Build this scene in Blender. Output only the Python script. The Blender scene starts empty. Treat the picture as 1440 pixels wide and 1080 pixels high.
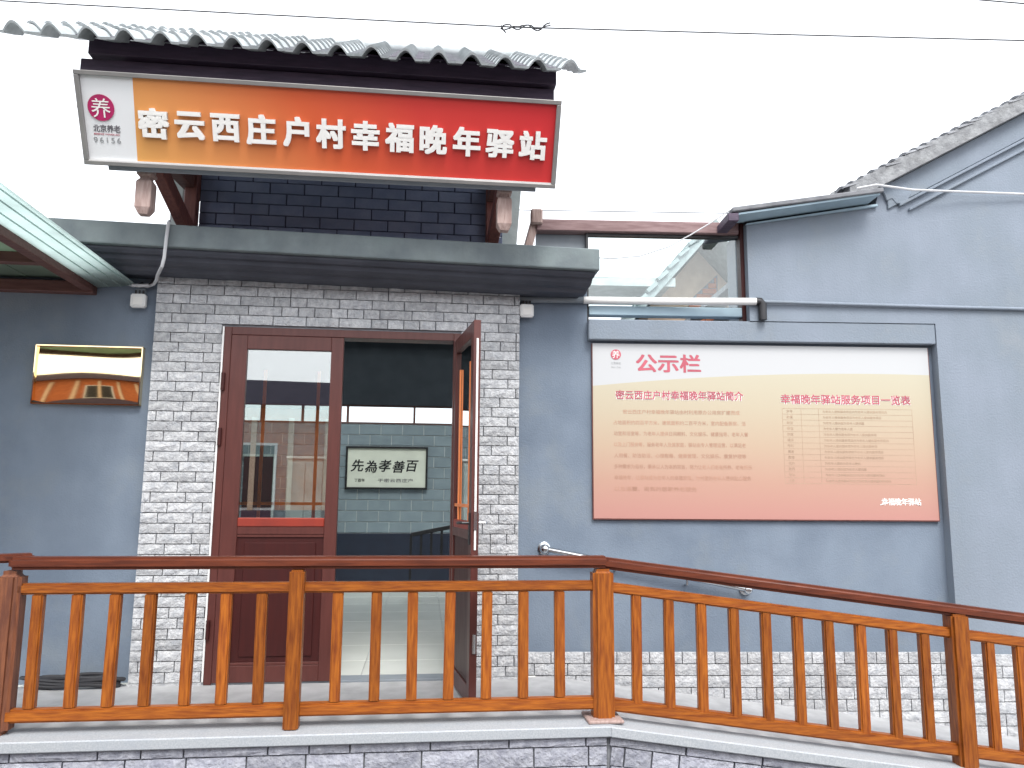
import bpy, bmesh, math, random
from mathutils import Vector, Matrix
RND = random.Random(7)
rad = math.radians
SC = bpy.context.scene
COL = SC.collection

# ------------------------------------------------------------------ camera, sky, sun, exposure
FPX, PITCH, ROLL, EYE = 1080.0, rad(8.13), rad(.42), 1.25      # z = 0 is the terrace floor
cam = bpy.data.cameras.new('camera'); cam.sensor_width = 36; cam.lens = FPX / 1440 * 36
cam.clip_start = .05; cam.clip_end = 2000
camo = bpy.data.objects.new('camera', cam); COL.objects.link(camo)
_f = Vector((0, math.cos(PITCH), math.sin(PITCH))); _u = Vector((0, -math.sin(PITCH), math.cos(PITCH))); _x = Vector((1, 0, 0))
AX = _x * math.cos(ROLL) + _u * math.sin(ROLL); AU = -_x * math.sin(ROLL) + _u * math.cos(ROLL); AW = _f
CAM = Vector((0, 0, EYE))
m = Matrix.Identity(4)
for i in range(3):
    m[i][0] = AX[i]; m[i][1] = AU[i]; m[i][2] = -AW[i]; m[i][3] = CAM[i]
camo.matrix_world = m
SC.camera = camo

SUN_EL, SUN_AZ = rad(52), rad(165)          # azimuth clockwise from +Y: sun stands behind the photographer
w = bpy.data.worlds.new('World'); SC.world = w; w.use_nodes = True
nt = w.node_tree; bg = nt.nodes['Background']
sky = nt.nodes.new('ShaderNodeTexSky'); sky.sky_type = 'NISHITA'; sky.sun_disc = False
sky.sun_elevation = SUN_EL; sky.sun_rotation = SUN_AZ; sky.dust_density = 4; sky.air_density = 1.0; sky.ozone_density = 1
hs = nt.nodes.new('ShaderNodeHueSaturation'); hs.inputs['Saturation'].default_value = .16
mx = nt.nodes.new('ShaderNodeMix'); mx.data_type = 'RGBA'; mx.inputs[0].default_value = .6
mx.inputs[7].default_value = (9.0, 9.35, 9.9, 1)      # even cloud cover
nt.links.new(sky.outputs[0], hs.inputs['Color']); nt.links.new(hs.outputs[0], mx.inputs[6])
nt.links.new(mx.outputs[2], bg.inputs[0]); bg.inputs[1].default_value = .1
sl = bpy.data.lights.new('sun', 'SUN'); sl.energy = 1.0; sl.angle = rad(24); sl.color = (1, .965, .92)
so = bpy.data.objects.new('sun', sl); COL.objects.link(so)
sd = Vector((math.sin(SUN_AZ) * math.cos(SUN_EL), math.cos(SUN_AZ) * math.cos(SUN_EL), math.sin(SUN_EL)))
so.rotation_euler = (-sd).to_track_quat('-Z', 'Y').to_euler(); so.location = (0, 0, 30)
vs = SC.view_settings; vs.view_transform = 'Standard'; vs.look = 'None'; vs.gamma = 1; vs.exposure = 1.5; vs.use_curve_mapping = False
SC.cycles.max_bounces = 8; SC.cycles.transparent_max_bounces = 12; SC.cycles.diffuse_bounces = 5

# ------------------------------------------------------------------ frames: u along a facade, v away from the viewer, z up
class Frame:
    def __init__(s, yaw, o):
        s.yaw = rad(yaw); c, k = math.cos(s.yaw), math.sin(s.yaw)
        s.e = Vector((c, k, 0)); s.n = Vector((-k, c, 0)); s.o = Vector((o[0], o[1], 0))
    def w(s, p): return s.o + s.e * p[0] + s.n * p[1] + Vector((0, 0, p[2]))
    def px(s, x, y, v=0.0):                     # a photo pixel onto the wall plane at depth v
        d = AW * FPX + AX * (x - 720) + AU * (540 - y)
        t = ((s.o - CAM).dot(s.n) + v) / d.dot(s.n); q = CAM + d * t
        r = q - s.o; return Vector((r.dot(s.e), v, q.z))
L = Frame(6.4, (-1.6035, 5.2951))
R = Frame(2.0, L.w((1.68, .09, 0)))
W0 = Frame(0, (0, 0))
GZ = -.42

# ------------------------------------------------------------------ materials
def lin(c):
    f = lambda v: v / 12.92 if v <= .04045 else ((v + .055) / 1.055) ** 2.4
    return tuple(f(v / 255) for v in c) + (1,)
MATS = {}
def N(nt, t, **kw):
    n = nt.nodes.new(t)
    for k, v in kw.items(): setattr(n, k, v)
    return n
def mat(name, c1, c2=None, streak=0, rough=.7, scale=6, detail=6, bump=0.0, bscale=40, metal=0, rnd=0.0, stretch=None, spec=.5, low=.35, high=.65, dirt=None, dirtscale=1.5, coat=0, bdist=.01):
    """noise-mixed base colour, bump, per-object tone; colours are linear base colours"""
    if name in MATS: return MATS[name]
    M = bpy.data.materials.new(name); M.use_nodes = True; t = M.node_tree; P = t.nodes['Principled BSDF']
    lk = t.links.new
    c2 = c2 or tuple(v * .8 for v in c1[:3])
    co = N(t, 'ShaderNodeTexCoord'); oi = N(t, 'ShaderNodeObjectInfo')
    off = N(t, 'ShaderNodeVectorMath', operation='MULTIPLY_ADD')
    cb = N(t, 'ShaderNodeCombineXYZ')
    for i in range(3): lk(oi.outputs['Random'], cb.inputs[i])
    off.inputs[1].default_value = (37, 53, 71); lk(cb.outputs[0], off.inputs[0])
    mp = N(t, 'ShaderNodeMapping')
    if stretch: mp.inputs['Scale'].default_value = stretch
    lk(co.outputs['Object'], mp.inputs[0]); lk(mp.outputs[0], off.inputs[2])
    n1 = N(t, 'ShaderNodeTexNoise'); n1.inputs['Scale'].default_value = scale; n1.inputs['Detail'].default_value = detail
    lk(off.outputs[0], n1.inputs['Vector'])
    mr = N(t, 'ShaderNodeMapRange'); mr.inputs[1].default_value = low; mr.inputs[2].default_value = high
    lk(n1.outputs[0], mr.inputs[0])
    mix = N(t, 'ShaderNodeMix', data_type='RGBA'); mix.inputs[6].default_value = (*c1[:3], 1); mix.inputs[7].default_value = (*c2[:3], 1)
    lk(mr.outputs[0], mix.inputs[0]); out = mix.outputs[2]
    if dirt:
        n3 = N(t, 'ShaderNodeTexNoise'); n3.inputs['Scale'].default_value = dirtscale; n3.inputs['Detail'].default_value = 8; n3.inputs['Roughness'].default_value = .65
        lk(off.outputs[0], n3.inputs['Vector'])
        m3 = N(t, 'ShaderNodeMapRange'); m3.inputs[1].default_value = .52; m3.inputs[2].default_value = .78; m3.inputs[4].default_value = .75
        lk(n3.outputs[0], m3.inputs[0])
        d = N(t, 'ShaderNodeMix', data_type='RGBA'); lk(m3.outputs[0], d.inputs[0]); lk(out, d.inputs[6]); d.inputs[7].default_value = (*dirt[:3], 1); out = d.outputs[2]
    if streak:                                   # rain streaks: noise drawn out vertically
        ms = N(t, 'ShaderNodeMapping'); ms.inputs['Scale'].default_value = (3.2, 3.2, .5); lk(co.outputs['Object'], ms.inputs[0])
        ns = N(t, 'ShaderNodeTexNoise'); ns.inputs['Scale'].default_value = 1.6; ns.inputs['Detail'].default_value = 9; ns.inputs['Roughness'].default_value = .6; lk(ms.outputs[0], ns.inputs['Vector'])
        m4 = N(t, 'ShaderNodeMapRange'); m4.inputs[1].default_value = .35; m4.inputs[2].default_value = .7; m4.inputs[3].default_value = 1 - streak; m4.inputs[4].default_value = 1 + streak * .6
        lk(ns.outputs[0], m4.inputs[0]); hh = N(t, 'ShaderNodeHueSaturation'); lk(m4.outputs[0], hh.inputs['Value']); lk(out, hh.inputs['Color']); out = hh.outputs[0]
    if rnd:
        h = N(t, 'ShaderNodeHueSaturation'); mv = N(t, 'ShaderNodeMapRange'); mv.inputs[3].default_value = 1 - rnd; mv.inputs[4].default_value = 1 + rnd
        lk(oi.outputs['Random'], mv.inputs[0]); lk(mv.outputs[0], h.inputs['Value']); lk(out, h.inputs['Color']); out = h.outputs[0]
    lk(out, P.inputs['Base Color'])
    rr = N(t, 'ShaderNodeMapRange'); rr.inputs[3].default_value = max(0, rough - .08); rr.inputs[4].default_value = min(1, rough + .08)
    lk(n1.outputs[0], rr.inputs[0]); lk(rr.outputs[0], P.inputs['Roughness'])
    P.inputs['Metallic'].default_value = metal; P.inputs['Specular IOR Level'].default_value = spec
    if coat: P.inputs['Coat Weight'].default_value = coat; P.inputs['Coat Roughness'].default_value = .15
    if bump:
        n2 = N(t, 'ShaderNodeTexNoise'); n2.inputs['Scale'].default_value = bscale; n2.inputs['Detail'].default_value = 5
        lk(off.outputs[0], n2.inputs['Vector'])
        b = N(t, 'ShaderNodeBump'); b.inputs['Strength'].default_value = bump; b.inputs['Distance'].default_value = bdist
        lk(n2.outputs[0], b.inputs['Height']); lk(b.outputs[0], P.inputs['Normal'])
    MATS[name] = M; return M
def glass(name, tint=(.9, .95, .94), refl=1.0, rough=.01):
    M = bpy.data.materials.new(name); M.use_nodes = True; t = M.node_tree
    t.nodes.remove(t.nodes['Principled BSDF']); o = t.nodes['Material Output']
    tr = N(t, 'ShaderNodeBsdfTransparent'); tr.inputs[0].default_value = (*tint, 1)
    gl = N(t, 'ShaderNodeBsdfGlossy'); gl.inputs['Roughness'].default_value = rough
    fr = N(t, 'ShaderNodeFresnel'); fr.inputs[0].default_value = 1.7
    mu = N(t, 'ShaderNodeMath', operation='MULTIPLY'); mu.inputs[1].default_value = refl; mu.use_clamp = True
    ms = N(t, 'ShaderNodeMixShader'); t.links.new(fr.outputs[0], mu.inputs[0]); t.links.new(mu.outputs[0], ms.inputs[0])
    t.links.new(tr.outputs[0], ms.inputs[1]); t.links.new(gl.outputs[0], ms.inputs[2]); t.links.new(ms.outputs[0], o.inputs[0])
    return M

M_WALL = mat('blue_grey_render', (.182, .226, .285), (.14, .178, .232), streak=.05, rough=.85, scale=2.2, bump=.25, bscale=90, dirt=(.23, .26, .275), dirtscale=1.7)
M_GABLE = mat('pale_blue_grey_render', (.222, .258, .312), (.185, .222, .262), streak=.045, rough=.88, scale=1.6, bump=.3, bscale=70, dirt=(.27, .29, .315), dirtscale=1.6)
M_STONE = mat('split_stone', (.53, .54, .55), (.37, .38, .4), rough=.9, scale=30, bump=1.0, bscale=60, rnd=.14, bdist=.012, dirt=(.3, .325, .36), dirtscale=16)
M_STONE2 = mat('split_stone_violet', (.4, .41, .46), (.27, .28, .33), rough=.9, scale=22, bump=1.0, bscale=50, rnd=.16, bdist=.015, dirt=(.2, .2, .26), dirtscale=9)
M_GROUT = mat('dark_mortar', (.25, .26, .28), (.19, .2, .22), rough=.95, bump=.3)
M_GRANITE = mat('granite_coping', (.39, .41, .43), (.31, .335, .36), rough=.6, scale=120, bump=.1, dirt=(.3, .33, .37), dirtscale=5, low=.4, high=.6)
M_FLOOR = mat('pale_paving', (.45, .455, .465), (.37, .375, .385), rough=.65, scale=9, bump=.1, dirt=(.27, .275, .285), dirtscale=3.5)
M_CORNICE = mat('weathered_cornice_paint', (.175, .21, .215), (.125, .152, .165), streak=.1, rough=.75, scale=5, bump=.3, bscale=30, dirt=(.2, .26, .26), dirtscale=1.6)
M_MOULD = mat('shade_dark_moulding', (.055, .06, .08), (.04, .044, .06), rough=.6, scale=5, bump=.2)  # base colour darkened to carry the shade beneath the cornice fascia
M_PARAPET = mat('dark_painted_brick', (.18, .21, .3), (.14, .17, .26), rough=.8, scale=8, bump=.35, rnd=.1)
M_PGROUT = mat('dark_painted_joint', (.06, .07, .11), None, rough=.9)
M_WOOD = mat('varnished_orange_wood', (.35, .105, .013), (.16, .036, .006), rough=.42, spec=.3, scale=9, detail=5, stretch=(9, 9, .9), rnd=.2, coat=.08, bump=.2, bscale=25, low=.33, high=.72, dirt=(.17, .032, .012), dirtscale=3.5)
M_WOODH = mat('varnished_orange_wood_level', (.35, .105, .013), (.16, .036, .006), rough=.42, spec=.3, scale=9, detail=5, stretch=(.9, 9, 9), rnd=.1, coat=.08, bump=.2, bscale=25, low=.33, high=.72, dirt=(.17, .032, .012), dirtscale=3.5)
M_OLDW = mat('weathered_red_wood', (.2, .07, .03), (.11, .035, .018), rough=.5, scale=9, stretch=(9, 9, .9), bump=.2, bscale=25)
M_HAND = mat('dark_red_handrail', (.14, .034, .015), (.075, .018, .009), rough=.42, spec=.3, scale=6, stretch=(.8, 9, 9), coat=.06, bump=.1, bscale=20)
M_DOOR = mat('brown_red_door', (.1, .031, .026), (.08, .024, .02), rough=.4, spec=.35, scale=4, stretch=(9, 9, 1), coat=.08)
M_DOORP = mat('dark_red_panel', (.05, .01, .009), (.04, .008, .0075), rough=.45, spec=.3, scale=4, stretch=(9, 9, 1))
M_LATT = mat('orange_lattice', (.85, .26, .08), (.75, .22, .07), rough=.4)
M_RED = mat('bright_red_rail', (.26, .03, .016), (.2, .024, .014), rough=.45)
M_DARKM = mat('dark_metal', (.03, .03, .033), None, rough=.4, metal=.3)
M_STEEL = mat('stainless_steel', (.62, .64, .66), (.5, .52, .54), rough=.22, metal=1)
M_BROWNM = mat('brown_timber', (.13, .055, .045), (.09, .035, .03), rough=.6, scale=7, stretch=(1, 8, 8), bump=.2, bscale=30)
M_POSTW = mat('red_brown_timber', (.17, .055, .042), (.11, .034, .03), rough=.6, scale=7, stretch=(8, 8, 1), bump=.2, bscale=30)
M_PALEW = mat('weathered_pale_wood', (.4, .3, .27), (.29, .2, .18), rough=.75, scale=9, stretch=(8, 8, 1), bump=.3, bscale=30)
M_PALEB = mat('faded_mauve_timber', (.27, .18, .18), (.19, .115, .115), rough=.7, scale=7, stretch=(1, 8, 8), bump=.25, bscale=30)
M_DARKW = mat('dark_purple_timber', (.075, .05, .085), (.05, .035, .062), rough=.6, scale=6, stretch=(1, 8, 8), bump=.2)
M_TILE = mat('grey_resin_tile', (.42, .45, .46), (.33, .36, .37), rough=.5, scale=14, bump=.2, rnd=.08, dirt=(.22, .27, .27), dirtscale=6)
M_ALU = mat('grey_aluminium_frame', (.27, .26, .25), (.22, .215, .21), rough=.45, metal=.3)
M_WHITE = mat('white_plastic', (.78, .78, .77), (.72, .72, .71), rough=.45)
M_LETTER = mat('white_acrylic', (.82, .81, .78), (.78, .77, .74), rough=.4)
M_CABLE = mat('black_cable', (.03, .03, .035), None, rough=.6)
M_WCABLE = mat('white_cable', (.6, .61, .63), None, rough=.5)
M_VERGE = mat('old_verge_tile', (.3, .31, .33), (.16, .165, .18), rough=.92, scale=12, bump=.9, bscale=28, rnd=.18, dirt=(.12, .12, .12), dirtscale=8, bdist=.02)
M_VMORT = mat('lichen_mortar', (.3, .31, .32), (.19, .195, .205), rough=.95, scale=14, bump=.7, bscale=40, bdist=.012, dirt=(.12, .12, .12), dirtscale=9)
M_SLAB = mat('grey_slab', (.2, .205, .22), (.13, .135, .15), rough=.8, scale=9, bump=.3, bscale=25)
M_SOFF = mat('teal_grey_board', (.36, .48, .55), (.3, .41, .48), rough=.6, scale=4)
M_GREYP = mat('grey_panel', (.24, .27, .3), (.2, .23, .26), rough=.7)
M_PALEC = mat('pale_cement', (.5, .55, .54), (.4, .45, .44), rough=.8, scale=6, bump=.3, dirt=(.3, .34, .33), dirtscale=7)
M_GROUND = mat('grey_concrete_lane', (.2, .2, .2), (.15, .15, .15), rough=.9, scale=2, bump=.3, dirt=(.1, .1, .1), dirtscale=.7)
M_BLOCK = mat('blue_grey_wallpaper_block', (.21, .262, .29), (.18, .226, .255), rough=.6, scale=7, rnd=.06, bump=.1)
M_BMORT = mat('white_mortar', (.6, .63, .63), None, rough=.8)
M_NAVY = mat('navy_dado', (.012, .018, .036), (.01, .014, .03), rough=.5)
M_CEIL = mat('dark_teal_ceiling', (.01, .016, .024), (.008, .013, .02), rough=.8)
M_ITILE = mat('glazed_floor_tile', (.76, .78, .73), (.7, .72, .67), rough=.12, scale=3, rnd=.03)
M_IWALL = mat('pale_interior_plaster', (.5, .5, .48), None, rough=.85)
M_PAPER = mat('calligraphy_paper', (.68, .7, .6), (.62, .64, .55), rough=.7)
M_INK = mat('black_ink', (.015, .016, .018), None, rough=.6)
M_CREAM = mat('cream_render', (.74, .55, .4), (.66, .48, .34), rough=.85, dirt=(.55, .4, .28))
M_OBRICK = mat('orange_brick', (.55, .17, .06), (.43, .12, .045), rough=.85, rnd=.12, scale=9)
M_ROOFF = mat('pale_teal_roof', (.36, .43, .43), (.28, .34, .34), rough=.8, scale=9, rnd=.1)
M_PINK = mat('magenta_print', (.42, .015, .11), None, rough=.45)
M_GREYPR = mat('grey_print', (.16, .15, .17), None, rough=.5)
M_LGREY = mat('light_grey_print', (.36, .37, .38), None, rough=.5)
M_REDPR = mat('rose_red_print', (.5, .1, .14), None, rough=.5)
M_TXT = mat('rust_small_print', (.46, .26, .18), None, rough=.6)
M_TXT2 = mat('ochre_small_print', (.44, .31, .22), None, rough=.6)
M_GLASS = glass('door_glass', (.9, .94, .92), 4.2)
M_PANE = glass('window_pane', (.93, .97, .97), 1.3)
def sheet_mat(name, col, trans):
    M = bpy.data.materials.new(name); M.use_nodes = True; t = M.node_tree; P = t.nodes['Principled BSDF']; o = t.nodes['Material Output']
    n = N(t, 'ShaderNodeTexNoise'); n.inputs['Scale'].default_value = 3; n.inputs['Detail'].default_value = 8
    co = N(t, 'ShaderNodeTexCoord'); t.links.new(co.outputs['Object'], n.inputs['Vector'])
    mi = N(t, 'ShaderNodeMix', data_type='RGBA'); t.links.new(n.outputs[0], mi.inputs[0])
    mi.inputs[6].default_value = (*col, 1); mi.inputs[7].default_value = (*[c * .55 for c in col], 1)
    t.links.new(mi.outputs[2], P.inputs['Base Color']); P.inputs['Roughness'].default_value = .4
    tl = N(t, 'ShaderNodeBsdfTranslucent'); t.links.new(mi.outputs[2], tl.inputs[0])
    ms = N(t, 'ShaderNodeMixShader'); ms.inputs[0].default_value = trans
    t.links.new(P.outputs[0], ms.inputs[1]); t.links.new(tl.outputs[0], ms.inputs[2]); t.links.new(ms.outputs[0], o.inputs[0])
    return M
M_POLY = sheet_mat('milky_teal_sheet', (.86, .97, .95), .85)
M_POLYG = sheet_mat('dirty_green_sheet', (.42, .52, .42), .6)

# ------------------------------------------------------------------ mesh helpers
class MB:
    def __init__(s): s.v = []; s.f = []
    def add(s, vs, fs):
        k = len(s.v); s.v += [tuple(p) for p in vs]; s.f += [tuple(i + k for i in f) for f in fs]; return s
    def box(s, a0, a1, b0, b1, c0, c1):
        vs = [(x, y, z) for z in (c0, c1) for y in (b0, b1) for x in (a0, a1)]
        return s.add(vs, [(0, 2, 3, 1), (4, 5, 7, 6), (0, 1, 5, 4), (2, 6, 7, 3), (0, 4, 6, 2), (1, 3, 7, 5)])
    def prism(s, poly, v0, v1):                 # polygon (u, z), anticlockwise seen from -v
        n = len(poly); vs = [(p[0], v0, p[1]) for p in poly] + [(p[0], v1, p[1]) for p in poly]
        fs = [tuple(range(n)), tuple(range(2 * n - 1, n - 1, -1))]
        fs += [(i, i + n, (i + 1) % n + n, (i + 1) % n) for i in range(n)]
        return s.add(vs, fs)
    def extr(s, poly, u0, u1, sh=0, uref=0, endk=0):        # profile (v, z) along u, optional fall sh per metre
        n = len(poly); ve = min(p[0] for p in poly)
        vs = [(u0, p[0], p[1] + sh * (u0 - uref)) for p in poly]
        for p in poly:
            ue = u1 - endk * (p[0] - ve); vs.append((ue, p[0], p[1] + sh * (ue - uref)))
        fs = [tuple(range(n)), tuple(range(2 * n - 1, n - 1, -1))]
        fs += [(i, i + n, (i + 1) % n + n, (i + 1) % n) for i in range(n)]
        return s.add(vs, fs)
    def bar(s, a, b, w, h, up=(0, 0, 1)):       # rectangular bar from a to b
        a = Vector(a); b = Vector(b); d = (b - a).normalized(); x = d.cross(Vector(up)).normalized(); y = x.cross(d)
        vs = [p + x * (i * w / 2) + y * (j * h / 2) for p in (a, b) for i, j in ((-1, -1), (1, -1), (1, 1), (-1, 1))]
        return s.add(vs, [(0, 1, 2, 3), (7, 6, 5, 4), (0, 4, 5, 1), (1, 5, 6, 2), (2, 6, 7, 3), (3, 7, 4, 0)])
    def tube(s, pts, r, n=8, rs=None):
        pts = [Vector(p) for p in pts]; k = len(pts); vs = []; ref = None
        for i, p in enumerate(pts):
            d = (pts[min(i + 1, k - 1)] - pts[max(i - 1, 0)]).normalized()
            if ref is None: ref = d.cross(Vector((0, 0, 1)) if abs(d.z) < .9 else Vector((1, 0, 0))).normalized()
            ref = (ref - d * ref.dot(d)).normalized(); q = d.cross(ref); rr = rs[i] if rs else r
            vs += [p + (ref * math.cos(6.28318 * j / n) + q * math.sin(6.28318 * j / n)) * rr for j in range(n)]
        fs = [(i * n + j, i * n + (j + 1) % n, (i + 1) * n + (j + 1) % n, (i + 1) * n + j) for i in range(k - 1) for j in range(n)]
        fs += [tuple(range(n - 1, -1, -1)), tuple((k - 1) * n + j for j in range(n))]
        return s.add(vs, fs)
    def lathe(s, c, prof, n=16, rot=0):         # (radius, z) rings about a vertical axis at c
        vs = [(c[0] + r * math.cos(6.28318 * j / n + rot), c[1] + r * math.sin(6.28318 * j / n + rot), c[2] + z) for r, z in prof for j in range(n)]
        k = len(prof)
        fs = [(i * n + j, i * n + (j + 1) % n, (i + 1) * n + (j + 1) % n, (i + 1) * n + j) for i in range(k - 1) for j in range(n)]
        fs += [tuple(range(n - 1, -1, -1)), tuple((k - 1) * n + j for j in range(n))]
        return s.add(vs, fs)
    def mesh(s, name, mt, base=(0, 0, 0), bevel=0, smooth=False, seg=1):
        me = bpy.data.meshes.new(name); b = Vector(base)
        me.from_pydata([tuple(Vector(v) - b) for v in s.v], [], s.f)
        bm = bmesh.new(); bm.from_mesh(me); bmesh.ops.recalc_face_normals(bm, faces=bm.faces)
        if bevel: bmesh.ops.bevel(bm, geom=[e for e in bm.edges if e.calc_face_angle(0) > .6], offset=bevel, segments=seg, affect='EDGES', clamp_overlap=True)
        bm.to_mesh(me); bm.free(); me.materials.append(mt)
        if smooth:
            for p in me.polygons: p.use_smooth = True
            me.set_sharp_from_angle(angle=rad(40))
        return me
class Thing:
    """an Empty at the thing's base (frame coordinates) that parents its parts"""
    def __init__(s, name, fr, base, label, cat, group=None, tilt=0, kind=None):
        s.fr = fr; s.base = Vector(base); o = bpy.data.objects.new(name, None); COL.objects.link(o); s.o = o
        o.empty_display_size = .1; o.location = fr.w(base); o.rotation_euler = (tilt, 0, fr.yaw)
        if kind: o['kind'] = kind
        if label: o['label'] = label; o['category'] = cat; o['kind'] = 'thing'
        if group: o['group'] = group
    def part(s, name, mb, mt, parent=None, bevel=0, smooth=False, label=None, seg=1):
        o = bpy.data.objects.new(name, mb.mesh(name, mt, s.base, bevel, smooth, seg)); COL.objects.link(o); o.parent = parent or s.o
        if label: o['label'] = label
        return o
    def inst(s, name, me, loc, parent=None, rot=None, scale=None):      # a shared mesh at frame coordinates
        o = bpy.data.objects.new(name, me); COL.objects.link(o); o.parent = parent or s.o; o.location = Vector(loc) - s.base
        if rot: o.rotation_euler = rot
        if scale: o.scale = scale
        return o
def single(name, fr, base, mb, mt, label=None, cat=None, group=None, kind=None, bevel=0, smooth=False):
    o = bpy.data.objects.new(name, mb.mesh(name, mt, base, bevel, smooth)); COL.objects.link(o)
    o.location = fr.w(base); o.rotation_euler = (0, 0, fr.yaw)
    if label: o['label'] = label; o['category'] = cat; o['kind'] = 'thing'
    if group: o['group'] = group
    if kind: o['kind'] = kind
    return o
def text_mesh(name, body, size, mt, extrude=.002, offset=0.0, align='LEFT', width=None, spacing=1.0, shear=0, bold=0):
    c = bpy.data.curves.new(name, 'FONT'); c.body = body; c.size = size; c.extrude = extrude; c.offset = offset
    c.align_x = align; c.align_y = 'CENTER'; c.space_character = spacing; c.shear = shear; c.resolution_u = 3
    o = bpy.data.objects.new(name, c); COL.objects.link(o); bpy.context.view_layer.update()
    me = bpy.data.meshes.new_from_object(o.evaluated_get(bpy.context.evaluated_depsgraph_get()))
    bpy.data.objects.remove(o); bpy.data.curves.remove(c)
    xs = [v.co.x for v in me.vertices]; ys = [v.co.y for v in me.vertices]
    if not xs: return me
    x0, x1, yc = min(xs), max(xs), (min(ys) + max(ys)) / 2
    k = width / (x1 - x0) if width else 1
    px = {'LEFT': x0, 'CENTER': (x0 + x1) / 2}[align]
    for v in me.vertices:
        x, y, z = v.co; v.co = ((x - px) * k, -z, y - yc)       # stand it up, facing -v
    if bold:                                     # heavier strokes: copies of the glyph shifted round a small circle
        vs = [v.co.copy() for v in me.vertices]; fs = [tuple(p.vertices) for p in me.polygons]; mb = MB()
        for k in range(9):
            d = Vector((((k % 3) - 1) * bold * .9, .00025 * k, (k // 3 - 1) * bold * .75))
            mb.add([v + d for v in vs], fs)
        me = bpy.data.meshes.new(name); me.from_pydata(mb.v, [], mb.f)
    me.name = name; me.materials.clear(); me.materials.append(mt); return me
def stone_mesh(name, ln, ht, mt, depth=.022, rough=.004, nx=4, nz=2, rn=RND):
    """one split-faced stone, front towards -v, origin at lower left of its back"""
    g = .0015; vs = []; fs = []
    for j in range(nz + 1):
        for i in range(nx + 1):
            e = i in (0, nx) or j in (0, nz)
            x = g + (ln - 2 * g) * i / nx; z = g + (ht - 2 * g) * j / nz
            if not e: x += rn.uniform(-.2, .2) * ln / nx; z += rn.uniform(-.2, .2) * ht / nz
            else:
                if 0 < i < nx: z += rn.uniform(-.0012, .0012)
            y = -depth + (rn.uniform(.003, .007) if e else rn.uniform(-rough, rough))
            vs.append((x, y, z))
    n = len(vs)
    for j in range(nz):
        for i in range(nx):
            a = j * (nx + 1) + i; fs.append((a, a + 1, a + nx + 2, a + nx + 1))
    ring = [i for i in range(nx + 1)] + [(j + 1) * (nx + 1) - 1 for j in range(1, nz + 1)] + [nz * (nx + 1) + i for i in range(nx - 1, -1, -1)] + [j * (nx + 1) for j in range(nz - 1, 0, -1)]
    for i in ring: vs.append((vs[i][0], 0, vs[i][2]))
    k = len(ring)
    for i in range(k): fs.append((ring[i], n + i, n + (i + 1) % k, ring[(i + 1) % k]))
    mb = MB(); mb.add(vs, fs); return mb.mesh(name, mt)
class StoneBank:
    def __init__(s, name, mt, depth, rough): s.n = name; s.m = mt; s.d = depth; s.r = rough; s.b = {}
    def get(s, ln, ht):
        k = (round(ln, 2), round(ht, 3)); l = s.b.setdefault(k, [])
        if len(l) < 7: l.append(stone_mesh(s.n, k[0], k[1], s.m, s.d, s.r)); return l[-1], ln / k[0]
        return RND.choice(l), ln / k[0]
def courses(u0, u1, ln, row, joint=.004):
    """joint positions of one course: long stones, now and then halved"""
    x = u0 - (ln / 2 if row % 2 else 0) - RND.choice((0, 0, .25)) * ln; out = []
    while x < u1:
        cut = [x, x + ln]
        if RND.random() < .13: cut = [x, x + ln / 2, x + ln]
        for a, b in zip(cut, cut[1:]):
            a, b = max(a, u0), min(b, u1)
            if b - a > .025: out.append((a, b - joint))
        x += ln
    return out

# ------------------------------------------------------------------ ground, terrace, ramp (setting)
single('ground', W0, (0, 0, GZ), MB().box(-300, 300, -300, 300, GZ - .3, GZ), M_GROUND, kind='structure')
single('terrace_pavement', L, (0, -.5, GZ), MB().box(-5.5, 1.98, -1.05, .3, GZ - .05, -.002).box(-5.5, -1.45, -2.6, -1.05, GZ - .05, -.003), M_FLOOR, kind='structure')
RS = .12                                         # ramp fall per metre
rz = lambda u: -.004 if u < .25 else max(-.004 - RS * (u - .25), GZ + .003)
ramp = MB().prism([(-.02, GZ - .06), (5.0, GZ - .06), (5.0, GZ + .004), (3.70, GZ + .004), (.25, -.005), (-.02, -.005)], -1.11, .3)
single('ramp_path', R, (1.5, -.5, GZ), ramp, M_FLOOR, kind='structure')

# retaining wall with granite coping, along terrace and ramp
rw = Thing('retaining_wall', L, (.4, -1.1, GZ), 'low split stone retaining wall with pale granite coping under the terrace railing', 'wall')
rw.part('core', MB().box(-1.45, 2.04, -1.085, -1.0, GZ - .04, -.05), M_GROUT)
rw.part('coping', MB().box(-1.45, 2.058, -1.145, -.9, -.052, 0.004), M_GRANITE, bevel=.006)
bank2 = StoneBank('stone', M_STONE2, .03, .006)
def low_courses(th, fr_u0, fr_u1, vface, shear):
    z = -.056; k = 0
    for h in (.047, .1, .055, .1, .07):
        z -= h
        for a, b in courses(fr_u0, fr_u1, .3 if h > .08 else .42, k, .006):
            c = (a + b) / 2; dz = -shear * max(0, c - .45) if shear else 0
            if z + dz < GZ - .02: continue
            me, s = bank2.get(b - a, h - .005)
            th.inst('stone', me, (a, vface, z + (0 if not shear else -shear * max(0, a - .45))), rot=(0, math.atan(shear) if shear and a > .2 else 0, 0), scale=(s, 1, 1))
        k += 1
low_courses(rw, -1.45, 2.03, -1.085, 0)
rr = Thing('ramp_retaining_wall', R, (2, -1.12, GZ), 'sloping split stone wall with granite coping falling away beside the ramp railing', 'wall')
cz = lambda u: .004 - .1266 * (u - .45)
poly = lambda u0, u1, a, b: [(u0, cz(u0) + a), (u1, cz(u1) + a), (u1, cz(u1) + b), (u0, cz(u0) + b)]
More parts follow.
